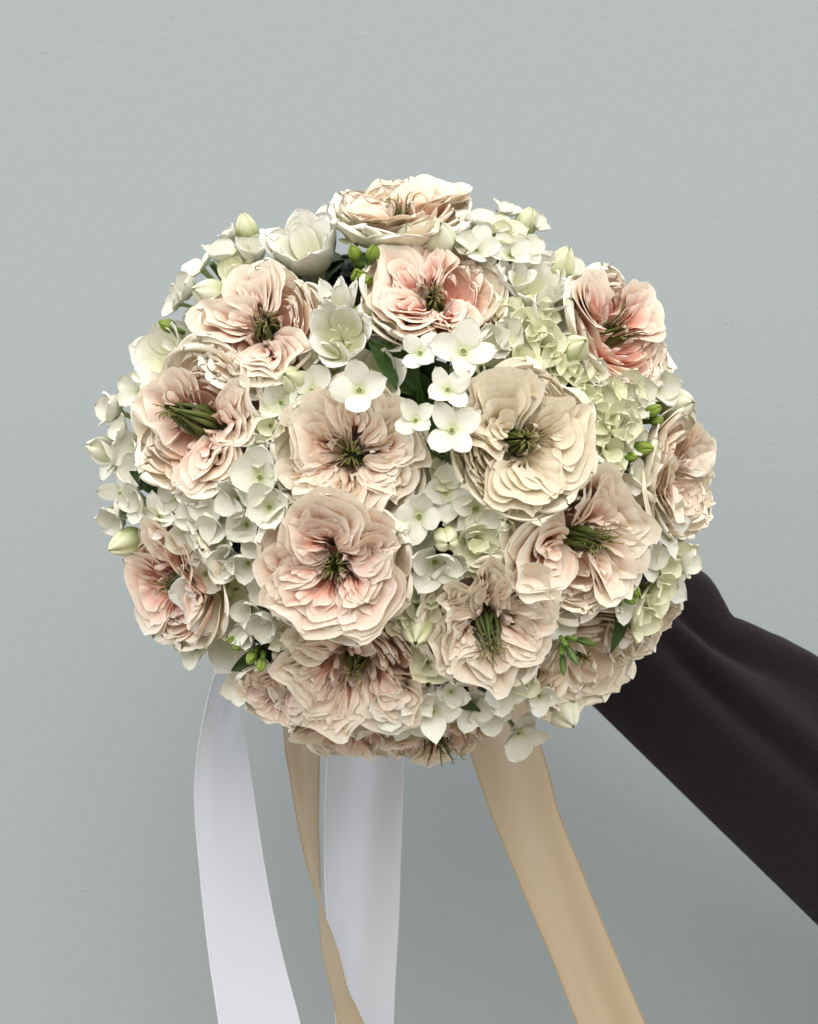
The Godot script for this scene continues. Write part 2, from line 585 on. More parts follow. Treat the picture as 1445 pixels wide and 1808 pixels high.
func make_floret_meshes() -> void:
	rng.seed = 77
	var wb := Color(0.62, 0.68, 0.40)
	var wt := Color(0.84, 0.84, 0.755)
	var we := Color(0.82, 0.84, 0.72)
	for k in 6:
		petals4.append(blade(1.0, rng.randf_range(0.70, 0.86), rng.randf_range(-0.10, 0.26), rng.randf_range(-0.16, 0.24), rng.randf_range(0.40, 0.56), 0.25, wb, wt, we))
		cup_petals.append(blade(1.0, rng.randf_range(0.86, 1.0), rng.randf_range(0.14, 0.32), rng.randf_range(0.08, 0.40), rng.randf_range(0.40, 0.58), 0.25, wb, wt, we))
		petals8.append(blade(1.0, rng.randf_range(0.92, 1.1), rng.randf_range(0.10, 0.22), rng.randf_range(0.1, 0.32), rng.randf_range(0.48, 0.68), 0.25, Color(0.76, 0.80, 0.44), Color(0.88, 0.89, 0.68), Color(0.90, 0.91, 0.64)))
		star_petals.append(blade(1.0, rng.randf_range(0.66, 0.8), rng.randf_range(0.04, 0.14), rng.randf_range(-0.18, 0.12), rng.randf_range(0.85, 1.1), 0.2, wb, wt, we))
		wide_petals.append(blade(1.0, rng.randf_range(0.62, 0.74), rng.randf_range(0.10, 0.2), rng.randf_range(0.05, 0.4), rng.randf_range(0.62, 0.8), 0.45, Color(0.74, 0.76, 0.40), Color(0.82, 0.82, 0.74), Color(0.86, 0.85, 0.80), 11, 11))
	bud_meshes.append(bud_mesh(1.0, 0.36, 4, 0.22, Color(0.45, 0.55, 0.20), Color(0.80, 0.82, 0.58), Color(0.62, 0.68, 0.22)))
	bud_meshes.append(bud_mesh(1.0, 0.42, 4, 0.16, Color(0.55, 0.62, 0.30), Color(0.82, 0.83, 0.68), Color(0.70, 0.74, 0.40)))
	bud_meshes.append(bud_mesh(0.9, 0.33, 4, 0.25, Color(0.08, 0.14, 0.02), Color(0.22, 0.31, 0.04), Color(0.13, 0.22, 0.02)))
	bud_meshes.append(bud_mesh(0.85, 0.13, 3, 0.1, Color(0.02, 0.045, 0.008), Color(0.06, 0.12, 0.015), Color(0.14, 0.22, 0.03)))
	tube_mesh = tube(PackedVector3Array([Vector3(0, -1.4, 0), Vector3(0, -0.6, 0), Vector3(0, -0.12, 0), Vector3(0, 0.04, 0)]), PackedFloat32Array([0.07, 0.085, 0.11, 0.15]), 8, Color(0.30, 0.40, 0.12), Color(0.66, 0.72, 0.42))
	var eye := []
	eye.append([tube(PackedVector3Array([Vector3(0, 0.02, 0), Vector3(0, 0.07, 0)]), PackedFloat32Array([0.15, 0.09]), 8, Color(0.30, 0.36, 0.12), Color(0.14, 0.18, 0.05)), Transform3D.IDENTITY])
	for k in 4:
		var a := k * TAU / 4.0
		eye.append([tube(PackedVector3Array([Vector3(0, 0.05, 0), Vector3(sin(a) * 0.10, 0.12, cos(a) * 0.10)]), PackedFloat32Array([0.022, 0.03]), 5, Color(0.26, 0.30, 0.09), Color(0.36, 0.36, 0.14)), Transform3D.IDENTITY])
	throat_mesh = join(eye)

# kind: o open, h half closed, d double, b cream bud, g green bud, s pointed
func floret(thing: Node3D, px: float, py: float, size: float, kind: String, tx := 0.0, ty := 0.0, push := 0.0) -> void:
	floret_spots.append(Vector3(px, py, size))
	var z := dome_z(px, py) + push
	var p := at(px, py, z)
	var n := (dome_normal(p) + Vector3(tx, ty, 0.0)).normalized()
	if p.y < heart.y - 0.07:
		n = (n + Vector3(0, 0.35, 0.25)).normalized()
	var d := size * 1.1 * (CAM_Z - z) / F
	var local := thing.transform.affine_inverse()
	var spin := rng.randf() * TAU
	if kind == "b" or kind == "g":
		var l := d * (1.15 if kind == "b" else 1.0)
		var b := empty("bud", thing, local * Transform3D(facing(n, spin), p - n * l * 0.6))
		put("bud_cup", bud_meshes[rng.randi() % 2 if kind == "b" else 2], M.white if kind == "b" else M.green, b, Transform3D(Basis.from_scale(Vector3(l, l, l)), Vector3.ZERO))
		put("tube", tube_mesh, M.green, b, Transform3D(Basis.from_scale(Vector3(l, l, l) * 0.6), Vector3.ZERO))
		return
	var o := empty("floret", thing, local * Transform3D(facing(n, spin), p - n * d * (0.10 if kind == "o" else 0.22)))
	var l := d * 0.54
	var rows := []
	match kind:
		"o": rows = [[4, petals4, rng.randf_range(0.15, 0.5), 1.0]]
		"h": rows = [[4, cup_petals, rng.randf_range(0.35, 0.75), 1.12]]
		"s": rows = [[5 if rng.randf() < 0.4 else 4, star_petals, rng.randf_range(0.2, 0.6), 1.15]]
		"d": rows = [[4, petals8, rng.randf_range(0.15, 0.5), 1.12], [3, petals8, rng.randf_range(0.7, 1.1), 0.85]]
	for r in rows.size():
		for i in rows[r][0]:
			var yaw: float = TAU * (i + 0.5 * r) / rows[r][0] + rng.randf_range(-0.14, 0.14)
			var lift: float = rows[r][2] + rng.randf_range(-0.24, 0.24)
			var s: float = l * rows[r][3] * rng.randf_range(0.92, 1.08)
			var b := Basis(Vector3.UP, yaw) * Basis(Vector3.RIGHT, -lift) * Basis(Vector3.BACK, rng.randf_range(-0.2, 0.2))
			put("petal", rows[r][1][rng.randi() % 6], M.white, o, Transform3D(b.scaled_local(Vector3(s, s, s)), Vector3(0, 0.0, 0) + Basis(Vector3.UP, yaw) * Vector3(0, 0, l * 0.06)))
	put("throat", throat_mesh, M.green, o, Transform3D(Basis.from_scale(Vector3(l, l, l) * 0.75), Vector3.ZERO))
	put("tube", tube_mesh, M.green, o, Transform3D(Basis.from_scale(Vector3(l, l, l)), Vector3.ZERO))

func cluster(label: String, items: Array, s: int) -> Node3D:
	rng.seed = s
	var mx := 0.0
	var my := 0.0
	for e in items:
		mx += e[0] / items.size()
		my += e[1] / items.size()
	var z := dome_z(mx, my) - 0.022
	var p := at(mx, my, z)
	var o := empty("bouvardia", self, Transform3D(facing(dome_normal(p), 0.0), p))
	tag(o, label, "bouvardia", "white bouvardia clusters in the bouquet")
	for e in items:
		floret(o, e[0], e[1], e[2], e[3], e[4] if e.size() > 4 else 0.0, e[5] if e.size() > 5 else 0.0, e[6] if e.size() > 6 else 0.0)
	add_stem(o, Vector3.ZERO, Vector3.DOWN, 0.0014)
	o.set_meta("middle", Vector2(mx, my))
	return o


# ---------------------------------------------------------------- freesias
func freesia(label: String, px: float, py: float, r: float, k: Dictionary) -> Node3D:
	rng.seed = int(px * 7.0 + py)
	freesia_spots.append(Vector3(px, py, r))
	var z := dome_z(px, py) + float(k.get("push", 0.0))
	var face := at(px, py, z)
	var R: float = r * (CAM_Z - z) / F
	var n := (dome_normal(face) + Vector3(k.get("tx", 0.0), k.get("ty", 0.0), 0.0)).normalized()
	var deep: float = k.get("deep", 1.1)
	var o := empty("freesia", self, Transform3D(facing(n, k.get("spin", rng.randf() * TAU)), face - n * R * deep * 0.75))
	tag(o, label, "freesia", "white freesias in the bouquet")
	var rows: int = k.get("rows", 2)
	var open: float = k.get("open", 0.9)
	for ring in rows:
		for i in 3:
			var d := {
				"phi": TAU * (i + 0.5 * ring) / 3.0 + rng.randf_range(-0.12, 0.12), "half": rng.randf_range(0.78, 0.95), "rim": open * (1.0 - 0.13 * ring) * rng.randf_range(0.94, 1.06), "depth": deep * (1.0 - 0.06 * ring),
				"base": 0.10, "lip": k.get("lip", 0.12) * rng.randf_range(0.2, 1.2), "wave": rng.randf_range(0.01, 0.035), "freq": rng.randf_range(2.5, 4.5), "tip": rng.randf_range(0.20, 0.32), "low": 0.0, "notch": 0.3 * rng.randf(), "bend": k.get("bend", 1.25),
			}
			var cin := Color(0.74, 0.76, 0.48)
			put("petal", shell_petal(d, 19, 15, R, cin, Color(0.91, 0.91, 0.84), Color(0.93, 0.93, 0.88)), M.white, o)
	if k.get("stamens", true):
		for i in 6:
			var a := TAU * i / 6.0 + rng.randf_range(-0.3, 0.3)
			var h := deep * rng.randf_range(0.5, 0.68)
			var pts := PackedVector3Array([Vector3.ZERO, Vector3(sin(a) * 0.08, h * 0.6, cos(a) * 0.08) * R, Vector3(sin(a) * 0.22, h, cos(a) * 0.22) * R, Vector3(sin(a + 0.3) * 0.34, h * 1.12, cos(a + 0.3) * 0.34) * R])
			put("stamen", tube(pts, PackedFloat32Array([0.02 * R, 0.022 * R, 0.03 * R, 0.035 * R]), 6, Color(0.7, 0.7, 0.45), Color(0.80, 0.76, 0.58)), M.white, o)
	put("tube", tube(PackedVector3Array([Vector3(0, 0.1, 0) * R, Vector3(0, -0.25, 0) * R, Vector3(0, -0.6, 0) * R]), PackedFloat32Array([0.19 * R, 0.12 * R, 0.08 * R]), 9, Color(0.7, 0.74, 0.42), Color(0.25, 0.34, 0.08)), M.green, o)
	add_stem(o, Vector3(0, -0.55, 0) * R, Vector3.DOWN, 0.0014)
	return o

func bud_sprig(label: String, items: Array, s: int) -> void:
	rng.seed = s
	var z := dome_z(items[0][0], items[0][1]) - 0.018
	var p := at(items[0][0], items[0][1], z)
	var o := empty("bud_sprig", self, Transform3D(facing(dome_normal(p), 0.0), p))
	tag(o, label, "flower bud", "green bud sprigs in the bouquet")
	for e in items:
		var pz: float = dome_z(e[0], e[1]) + (e[5] if e.size() > 5 else -0.004)
		var b := at(e[0], e[1], pz)
		floret_spots.append(Vector3(e[0], e[1], e[2]))
		var n := (dome_normal(b) + Vector3(e[3], e[4], 0)).normalized()
		var l: float = e[2] * (CAM_Z - pz) / F
		var long: bool = e.size() > 6
		var inv := o.transform.affine_inverse()
		var bb := put("bud", bud_meshes[3 if long else 2], M.green, o, inv * Transform3D(facing(n, rng.randf() * TAU).scaled_local(Vector3(l, l, l) * (1.25 if long else 1.15)), b - n * l * 0.5))
		var start := bb.transform.origin
		put("stalk", tube(curve_through([start, start - (inv.basis * n) * l * 0.5, Vector3(0, -0.002, 0)], 7), PackedFloat32Array([0.0011, 0.0010, 0.0009, 0.0009, 0.0009, 0.0009, 0.0009]), 6, Color(0.14, 0.22, 0.04), Color(0.08, 0.13, 0.03)), M.green, o)
	add_stem(o, Vector3.ZERO, Vector3.DOWN, 0.0013)

func leaf_mesh(c: Color, c2: Color) -> ArrayMesh:
	var pos := PackedVector3Array()
	var col := PackedColorArray()
	var bend := rng.randf_range(-0.3, 0.15)
	var off := rng.randf() * 50.0
	for j in 13:
		var t := j / 12.0
		var w := 0.24 * pow(maxf(sin(PI * pow(t, 0.75)), 0.0), 0.85) + 0.004
		for i in 9:
			var s := i / 4.0 - 1.0
			pos.append(Vector3(s * w, absf(s) * w * 0.45 + bend * t * t + 0.03 * noise_b.get_noise_2d(s * 30.0 + off, t * 40.0), t))
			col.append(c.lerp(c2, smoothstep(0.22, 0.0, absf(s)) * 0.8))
	return grid_mesh(9, 13, pos, col)

# a leaf from its foot to its tip, both given with their height above the dome
func leaf(label: String, px0: float, py0: float, z0: float, px1: float, py1: float, z1: float, wide: float, roll: float, light: float) -> void:
	rng.seed = int(px0 + py0 * 3.0)
	var a := at(px0, py0, dome_z(px0, py0) + z0)
	var b := at(px1, py1, dome_z(px1, py1) + z1)
	var zax := (b - a).normalized()
	var xax := dome_normal(a).cross(zax).normalized().rotated(zax, roll)
	var l := (b - a).length()
	var o := empty("leaf", self, Transform3D(Basis(xax, zax.cross(xax), zax), a))
	tag(o, label, "leaf", "single green leaves in the bouquet")
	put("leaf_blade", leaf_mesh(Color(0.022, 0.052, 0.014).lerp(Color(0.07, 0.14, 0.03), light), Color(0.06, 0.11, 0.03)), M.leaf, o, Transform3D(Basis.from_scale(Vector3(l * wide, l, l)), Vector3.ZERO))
	add_stem(o, Vector3.ZERO, Vector3(0, -1, 0), 0.0009)


# ---------------------------------------------------------------- ribbons, sleeve, hand
func ribbon(label: String, left: Array, right: Array, satin: Material, thread: Material, ripple: float, s: int) -> void:
	rng.seed = s
	var n := 56
	var la := []
	var ra := []
	for e in left: la.append(at(e[0], e[1], e[2]))
	for e in right: ra.append(at(e[0], e[1], e[2]))
	var lp := curve_through(la, n)
	var rp := curve_through(ra, n)
	var o := empty("ribbon", self, Transform3D(Basis.IDENTITY, lp[0]))
	tag(o, label, "ribbon", "satin ribbons hanging from the bouquet")
	var pos := PackedVector3Array()
	var nu := 15
	var off := rng.randf() * 100.0
	for j in n:
		var nn := (rp[j] - lp[j]).cross(Vector3.DOWN).normalized()
		for i in nu:
			var q := float(i) / (nu - 1)
			var p := lp[j].lerp(rp[j], q)
			p += nn * ripple * (noise_b.get_noise_2d(q * 9.0 + off, j * 0.22) + 0.9 * sin(q * 5.0 + j * 0.07 + off)) * sin(PI * q)
			pos.append(p - lp[0])
	put("satin_band", grid_mesh(nu, n, pos, PackedColorArray()), satin, o)
	for e in [0, nu - 1]:
		var pts := PackedVector3Array()
		var rad := PackedFloat32Array()
		for j in n * 4 - 4:
			pts.append(pos[(j / 4) * nu + e].lerp(pos[(j / 4 + 1) * nu + e], (j % 4) * 0.25))
			rad.append(0.00040 if j % 2 == 0 else 0.00023)
		put("selvedge", tube(pts, rad, 6), thread, o)

func bump(x: float, c: float, w: float) -> float:
	var d := (x - c) / w
	return exp(-d * d)

func sleeve(parent: Node3D) -> void:
	# the lower and the upper edge, in the photograph's pixels, with the distance
	var low := [[870, 1075, -0.128], [950, 1152, -0.128], [1040, 1240, -0.127], [1160, 1357, -0.126], [1300, 1494, -0.124], [1445, 1635, -0.12], [1650, 1835, -0.114], [1900, 2080, -0.106], [2200, 2370, -0.096]]
	var high := [[1080, 900, -0.128], [1155, 960, -0.128], [1235, 1030, -0.127], [1325, 1104, -0.126], [1450, 1166, -0.124], [1600, 1226, -0.12], [1830, 1310, -0.114], [2100, 1420, -0.106], [2450, 1580, -0.096]]
	var lows := []
	var highs := []
	for e in low: lows.append(at(e[0], e[1], e[2]))
	for e in high: highs.append(at(e[0], e[1], e[2]))
	var n := 130
	var lp := curve_through(lows, n)
	var hp := curve_through(highs, n)
	var around := 120
	var pos := PackedVector3Array()
	for j in n + 5:
		var jj := maxi(j - 5, 0)
		var u := float(jj) / (n - 1)
		var d := (lp[mini(jj + 1, n - 1)] + hp[mini(jj + 1, n - 1)] - lp[maxi(jj - 1, 0)] - hp[maxi(jj - 1, 0)]).normalized()
		var up := hp[jj] - lp[jj]
		var r := up.length() * 0.5
		up = up.normalized()
		var mid := (hp[jj] + lp[jj]) * 0.5
		var front := d.cross(up).normalized()
		if front.z < 0.0: front = -front
		var inside := 1.0
		if j < 5:
			inside = 1.0 - 0.05 * (5 - j) / 5.0
		for i in around + 1:
			var a := TAU * i / around            # 0 is the upper edge, a quarter turn the side towards the camera
			var ca := cos(a)
			var sa := sin(a)
			var f := 0.0
			var fr := smoothstep(0.02, 0.6, sa)
			# the bunched fold on top and the notch behind it
			f += 0.15 * bump(u, 0.138, 0.04) * bump(a if a < PI else a - TAU, 0.1, 0.6)
			f -= 0.07 * bump(u, 0.192, 0.013) * bump(a if a < PI else a - TAU, 0.0, 0.75)
			f += 0.07 * bump(u, 0.255, 0.05) * bump(a if a < PI else a - TAU, 0.15, 0.8)
			# long soft folds that fan out over the side
			var w := a - 0.55 * smoothstep(0.08, 0.5, u) * 0.35
			f += 0.140 * bump(w, 0.50, 0.22) * smoothstep(0.05, 0.14, u) * fr
			f -= 0.160 * bump(w, 0.86 + 0.12 * sin(u * 14.0), 0.13) * bump(u, 0.17, 0.11) * fr
			f += 0.122 * bump(w, 1.12 + 0.25 * u, 0.17) * smoothstep(0.05, 0.2, u) * fr
			f -= 0.150 * bump(w, 1.42 + 0.3 * (u - 0.2), 0.14) * smoothstep(0.1, 0.22, u) * fr
			f += 0.085 * bump(w, 1.74 - 0.5 * u, 0.2) * smoothstep(0.02, 0.2, u) * fr
			f += 0.075 * bump(a, 0.75 + 1.5 * (u - 0.38), 0.1) * bump(u, 0.40, 0.09) * fr
			f += 0.030 * noise_b.get_noise_3d(u * 60.0, ca * 9.0, sa * 9.0)
			f += 0.006 * noise_a.get_noise_3d(u * 300.0, ca * 40.0, sa * 40.0)
			var edge := 1.0 - 0.93 * smoothstep(0.35, 1.0, -ca)   # the lower edge is drawn taut
			pos.append(mid + (up * ca * r + front * sa * r * 0.86) * (1.0 + f * edge) * inside + d * (0.05 * (5 - j) / 5.0 if j < 5 else 0.0))
	put("sleeve", grid_mesh(around + 1, n + 5, pos, PackedColorArray(), true), M.cloth, parent).set_meta("label", "dark charcoal purple jersey sleeve with soft folds")

# a field of tapered capsules joined smoothly, meshed as surface nets
func flesh(bones: Array, cell: float, blend: float) -> ArrayMesh:
	var lo := Vector3.ONE * 1e9
	var hi := -lo
	for b in bones:
		for e in 2:
			lo = lo.min(b[e] - Vector3.ONE * (b[2 + e] + cell * 3.0))
			hi = hi.max(b[e] + Vector3.ONE * (b[2 + e] + cell * 3.0))
	var nx := int((hi.x - lo.x) / cell) + 2
	var ny := int((hi.y - lo.y) / cell) + 2
	var nz := int((hi.z - lo.z) / cell) + 2
	var f := PackedFloat32Array()
	f.resize(nx * ny * nz)
	f.fill(1.0)
	var acc := PackedFloat32Array()
	acc.resize(nx * ny * nz)
	for b in bones:
		var p: Vector3 = b[0]
		var q: Vector3 = b[1]
		var pad: float = maxf(b[2], b[3]) + blend * 3.0 + cell * 2.0
		var a := ((p.min(q) - Vector3.ONE * pad - lo) / cell).floor().max(Vector3.ZERO)
		var c := ((p.max(q) + Vector3.ONE * pad - lo) / cell).ceil().min(Vector3(nx - 1, ny - 1, nz - 1))
		var pq := q - p
		var ll := maxf(pq.length_squared(), 1e-9)
		for z in range(int(a.z), int(c.z) + 1):
			for y in range(int(a.y), int(c.y) + 1):
				for x in range(int(a.x), int(c.x) + 1):
					var v := lo + Vector3(x, y, z) * cell
					var t := clampf((v - p).dot(pq) / ll, 0.0, 1.0)
					var d := (v - p - pq * t).length() - lerpf(b[2], b[3], t)
					acc[(z * ny + y) * nx + x] += exp(-clampf(d / blend, -20.0, 20.0))
	for i in f.size():
		f[i] = -blend * log(acc[i]) if acc[i] > 1e-8 else 0.05
	var ids := {}
	var pos := PackedVector3Array()
	var st := SurfaceTool.new()
	st.begin(Mesh.PRIMITIVE_TRIANGLES)
	st.set_smooth_group(0)
	for z in nz - 1:
		for y in ny - 1:
			for x in nx - 1:
				var at0 := (z * ny + y) * nx + x
				var sum := Vector3.ZERO
				var cnt := 0
				var m := 0
				for e in 8:
					if f[at0 + (e & 1) + ((e >> 1) & 1) * nx + (e >> 2) * nx * ny] < 0.0: m += 1
				if m == 0 or m == 8: continue
				for e in 8:
					for ax in 3:
						if e & (1 << ax): continue
						var e2 := e | (1 << ax)
						var v0 := f[at0 + (e & 1) + ((e >> 1) & 1) * nx + (e >> 2) * nx * ny]
						var v1 := f[at0 + (e2 & 1) + ((e2 >> 1) & 1) * nx + (e2 >> 2) * nx * ny]
						if (v0 < 0.0) != (v1 < 0.0):
							var t := v0 / (v0 - v1)
							sum += Vector3(e & 1, (e >> 1) & 1, e >> 2).lerp(Vector3(e2 & 1, (e2 >> 1) & 1, e2 >> 2), t)
							cnt += 1
				ids[at0] = pos.size()
				pos.append(lo + (Vector3(x, y, z) + sum / cnt) * cell)
	for v in pos:
		st.add_vertex(v)
	var step := [1, nx, nx * ny]
	for at0 in ids:
		for ax in 3:
			var v0 := f[at0]
			var v1 := f[at0 + step[ax]]
			if (v0 < 0.0) == (v1 < 0.0): continue
			var s1: int = step[(ax + 1) % 3]
			var s2: int = step[(ax + 2) % 3]
			if not (ids.has(at0 - s1) and ids.has(at0 - s2) and ids.has(at0 - s1 - s2)): continue
			var quad := [ids[at0], ids[at0 - s1], ids[at0 - s1 - s2], ids[at0 - s2]]
			var order := [0, 2, 1, 0, 3, 2] if v0 < 0.0 else [0, 1, 2, 0, 2, 3]
			for o in order: st.add_index(quad[o])
	st.generate_normals()
	return st.commit()

func person() -> void:
	var grip := heart + Vector3(0.004, -0.002, -0.140)
	var o := empty("person", self, Transform3D(Basis.IDENTITY, Vector3.ZERO))
	tag(o, "person's arm in a dark charcoal sleeve reaching in from the right to hold the bouquet", "person")
	var wrist := at(960, 1000, -0.128)
	var a := (wrist - grip)
	a.z = 0.0
	a = a.normalized()
	var n := Vector3(0, 0, 1).cross(a).normalized()
	if n.y < 0.0: n = -n
	var Z := Vector3(0, 0, 1)
	var bones := []
	var elbow := at(1640, 1515, -0.118)
	bones.append([wrist, wrist.lerp(elbow, 0.45), 0.023, 0.026])
	bones.append([wrist.lerp(elbow, 0.45), elbow, 0.026, 0.032])
	var reach := (wrist - grip).length()
	for k in 4:
		var zz := 0.027 - 0.018 * k
		var kn := grip + a * 0.030 + n * 0.022 + Z * zz
		bones.append([wrist - a * 0.006 + Z * zz * 0.55, kn, 0.017, 0.0125])
	bones.append([wrist, grip + a * 0.032 - n * 0.006, 0.021, 0.015])
	for k in 4:
		var zz := 0.029 - 0.0195 * k
		var ln: float = [0.95, 1.05, 1.0, 0.82][k]
		var p0 := grip + a * 0.028 + n * 0.024 + Z * zz
		var p1 := grip - a * 0.010 * ln + n * 0.031 + Z * zz
		var p2 := grip - a * 0.030 * ln + n * 0.010 + Z * (zz - 0.001)
		var p3 := grip - a * 0.025 * ln - n * 0.013 * ln + Z * (zz - 0.001)
		bones.append([p0, p1, 0.0105, 0.0092])
		bones.append([p1, p2, 0.0092, 0.0084])
		bones.append([p2, p3, 0.0084, 0.0074])
	var t0 := grip + a * 0.060 - n * 0.016 + Z * 0.018
	var t1 := grip + a * 0.028 - n * 0.028 + Z * 0.030
	var t2 := grip - a * 0.004 - n * 0.029 + Z * 0.033
	var t3 := grip - a * 0.026 - n * 0.022 + Z * 0.032
	bones.append([t0, t1, 0.015, 0.0115])
	bones.append([t1, t2, 0.0112, 0.0100])
	bones.append([t2, t3, 0.0098, 0.0082])
	put("hand_and_forearm", flesh(bones, 0.0032, 0.0028), M.skin, o)
	sleeve(o)


# ---------------------------------------------------------------- the scene
func _ready() -> void:
	rng.seed = 5
	noise_a.seed = 21
	noise_a.frequency = 0.1
	noise_a.fractal_type = FastNoiseLite.FRACTAL_NONE
	noise_b.fractal_type = FastNoiseLite.FRACTAL_NONE
	noise_b.seed = 33
	noise_b.frequency = 0.1
	heart = at(705, 825, 0.0)

	var cam := Camera3D.new()
	cam.name = "camera"
	cam.position = Vector3(0, CAM_Y, CAM_Z)
	cam.fov = rad_to_deg(2.0 * atan(904.0 / F))
	cam.near = 0.02
	cam.far = 60.0
	var lens := CameraAttributesPhysical.new()
	lens.frustum_focal_length = 43.0
	lens.frustum_focus_distance = 0.695
	lens.exposure_aperture = 14.0
	lens.frustum_near = 0.02
	lens.frustum_far = 60.0
	cam.attributes = lens
	add_child(cam)
	cam.current = true

	var env := Environment.new()
	env.background_mode = Environment.BG_SKY
	env.tonemap_mode = Environment.TONE_MAPPER_LINEAR
	env.tonemap_exposure = 2.68
	env.sdfgi_enabled = true
	env.ssao_enabled = true
	env.ssil_enabled = true
	var sky := Sky.new()
	var sm := ProceduralSkyMaterial.new()
	sm.sky_top_color = Color(0.95, 0.97, 1.0)
	sm.sky_horizon_color = Color(0.84, 0.86, 0.89)
	sm.sky_curve = 0.25
	sm.ground_horizon_color = Color(0.47, 0.455, 0.43)
	sm.ground_bottom_color = Color(0.36, 0.335, 0.30)
	sm.sky_energy_multiplier = 1.0
	sky.sky_material = sm
	env.sky = sky
	env.background_energy_multiplier = 1.42
	var we := WorldEnvironment.new()
	we.name = "environment"
	we.environment = env
	add_child(we)

	var sun := DirectionalLight3D.new()
	sun.name = "sun"
	sun.light_energy = 0.27
	sun.light_angular_distance = 55.0
	sun.light_color = Color(1.0, 0.98, 0.95)
	sun.shadow_enabled = true
	add_child(sun)
	sun.look_at_from_position(Vector3(0.1, 0.95, 0.95), Vector3.ZERO)

	make_materials()
	make_floret_meshes()

	# the wall
	var wall_box := BoxMesh.new()
	wall_box.size = Vector3(6.0, 3.6, 0.2)
	var wall := put("wall", wall_box, M.paint, self, Transform3D(Basis.IDENTITY, Vector3(0, 1.5, -0.385)))
	tag(wall, "pale grey painted wall with a faint roller texture behind the bouquet", "wall", "", "structure")

	# lumps and runs left in the paint
	var lump := SphereMesh.new()
	lump.radius = 1.0
	lump.height = 2.0
	lump.radial_segments = 10
	lump.rings = 5
	rng.seed = 31
	var marks := [[72, 80], [93, 8], [298, 17], [133, 1570], [142, 1580], [218, 1643], [1302, 562], [1290, 565], [1388, 716]]
	for e in marks:
		var p := at(e[0], e[1], -0.285)
		var w := rng.randf_range(0.0005, 0.0009)
		put("paint_lump", lump, M.paint, wall, Transform3D(Basis.from_scale(Vector3(w * rng.randf_range(1.0, 2.2), w, 0.0003)), p - wall.position))

	person()
	roses()
	freesias()
	clusters()
	foliage()
	ribbons()


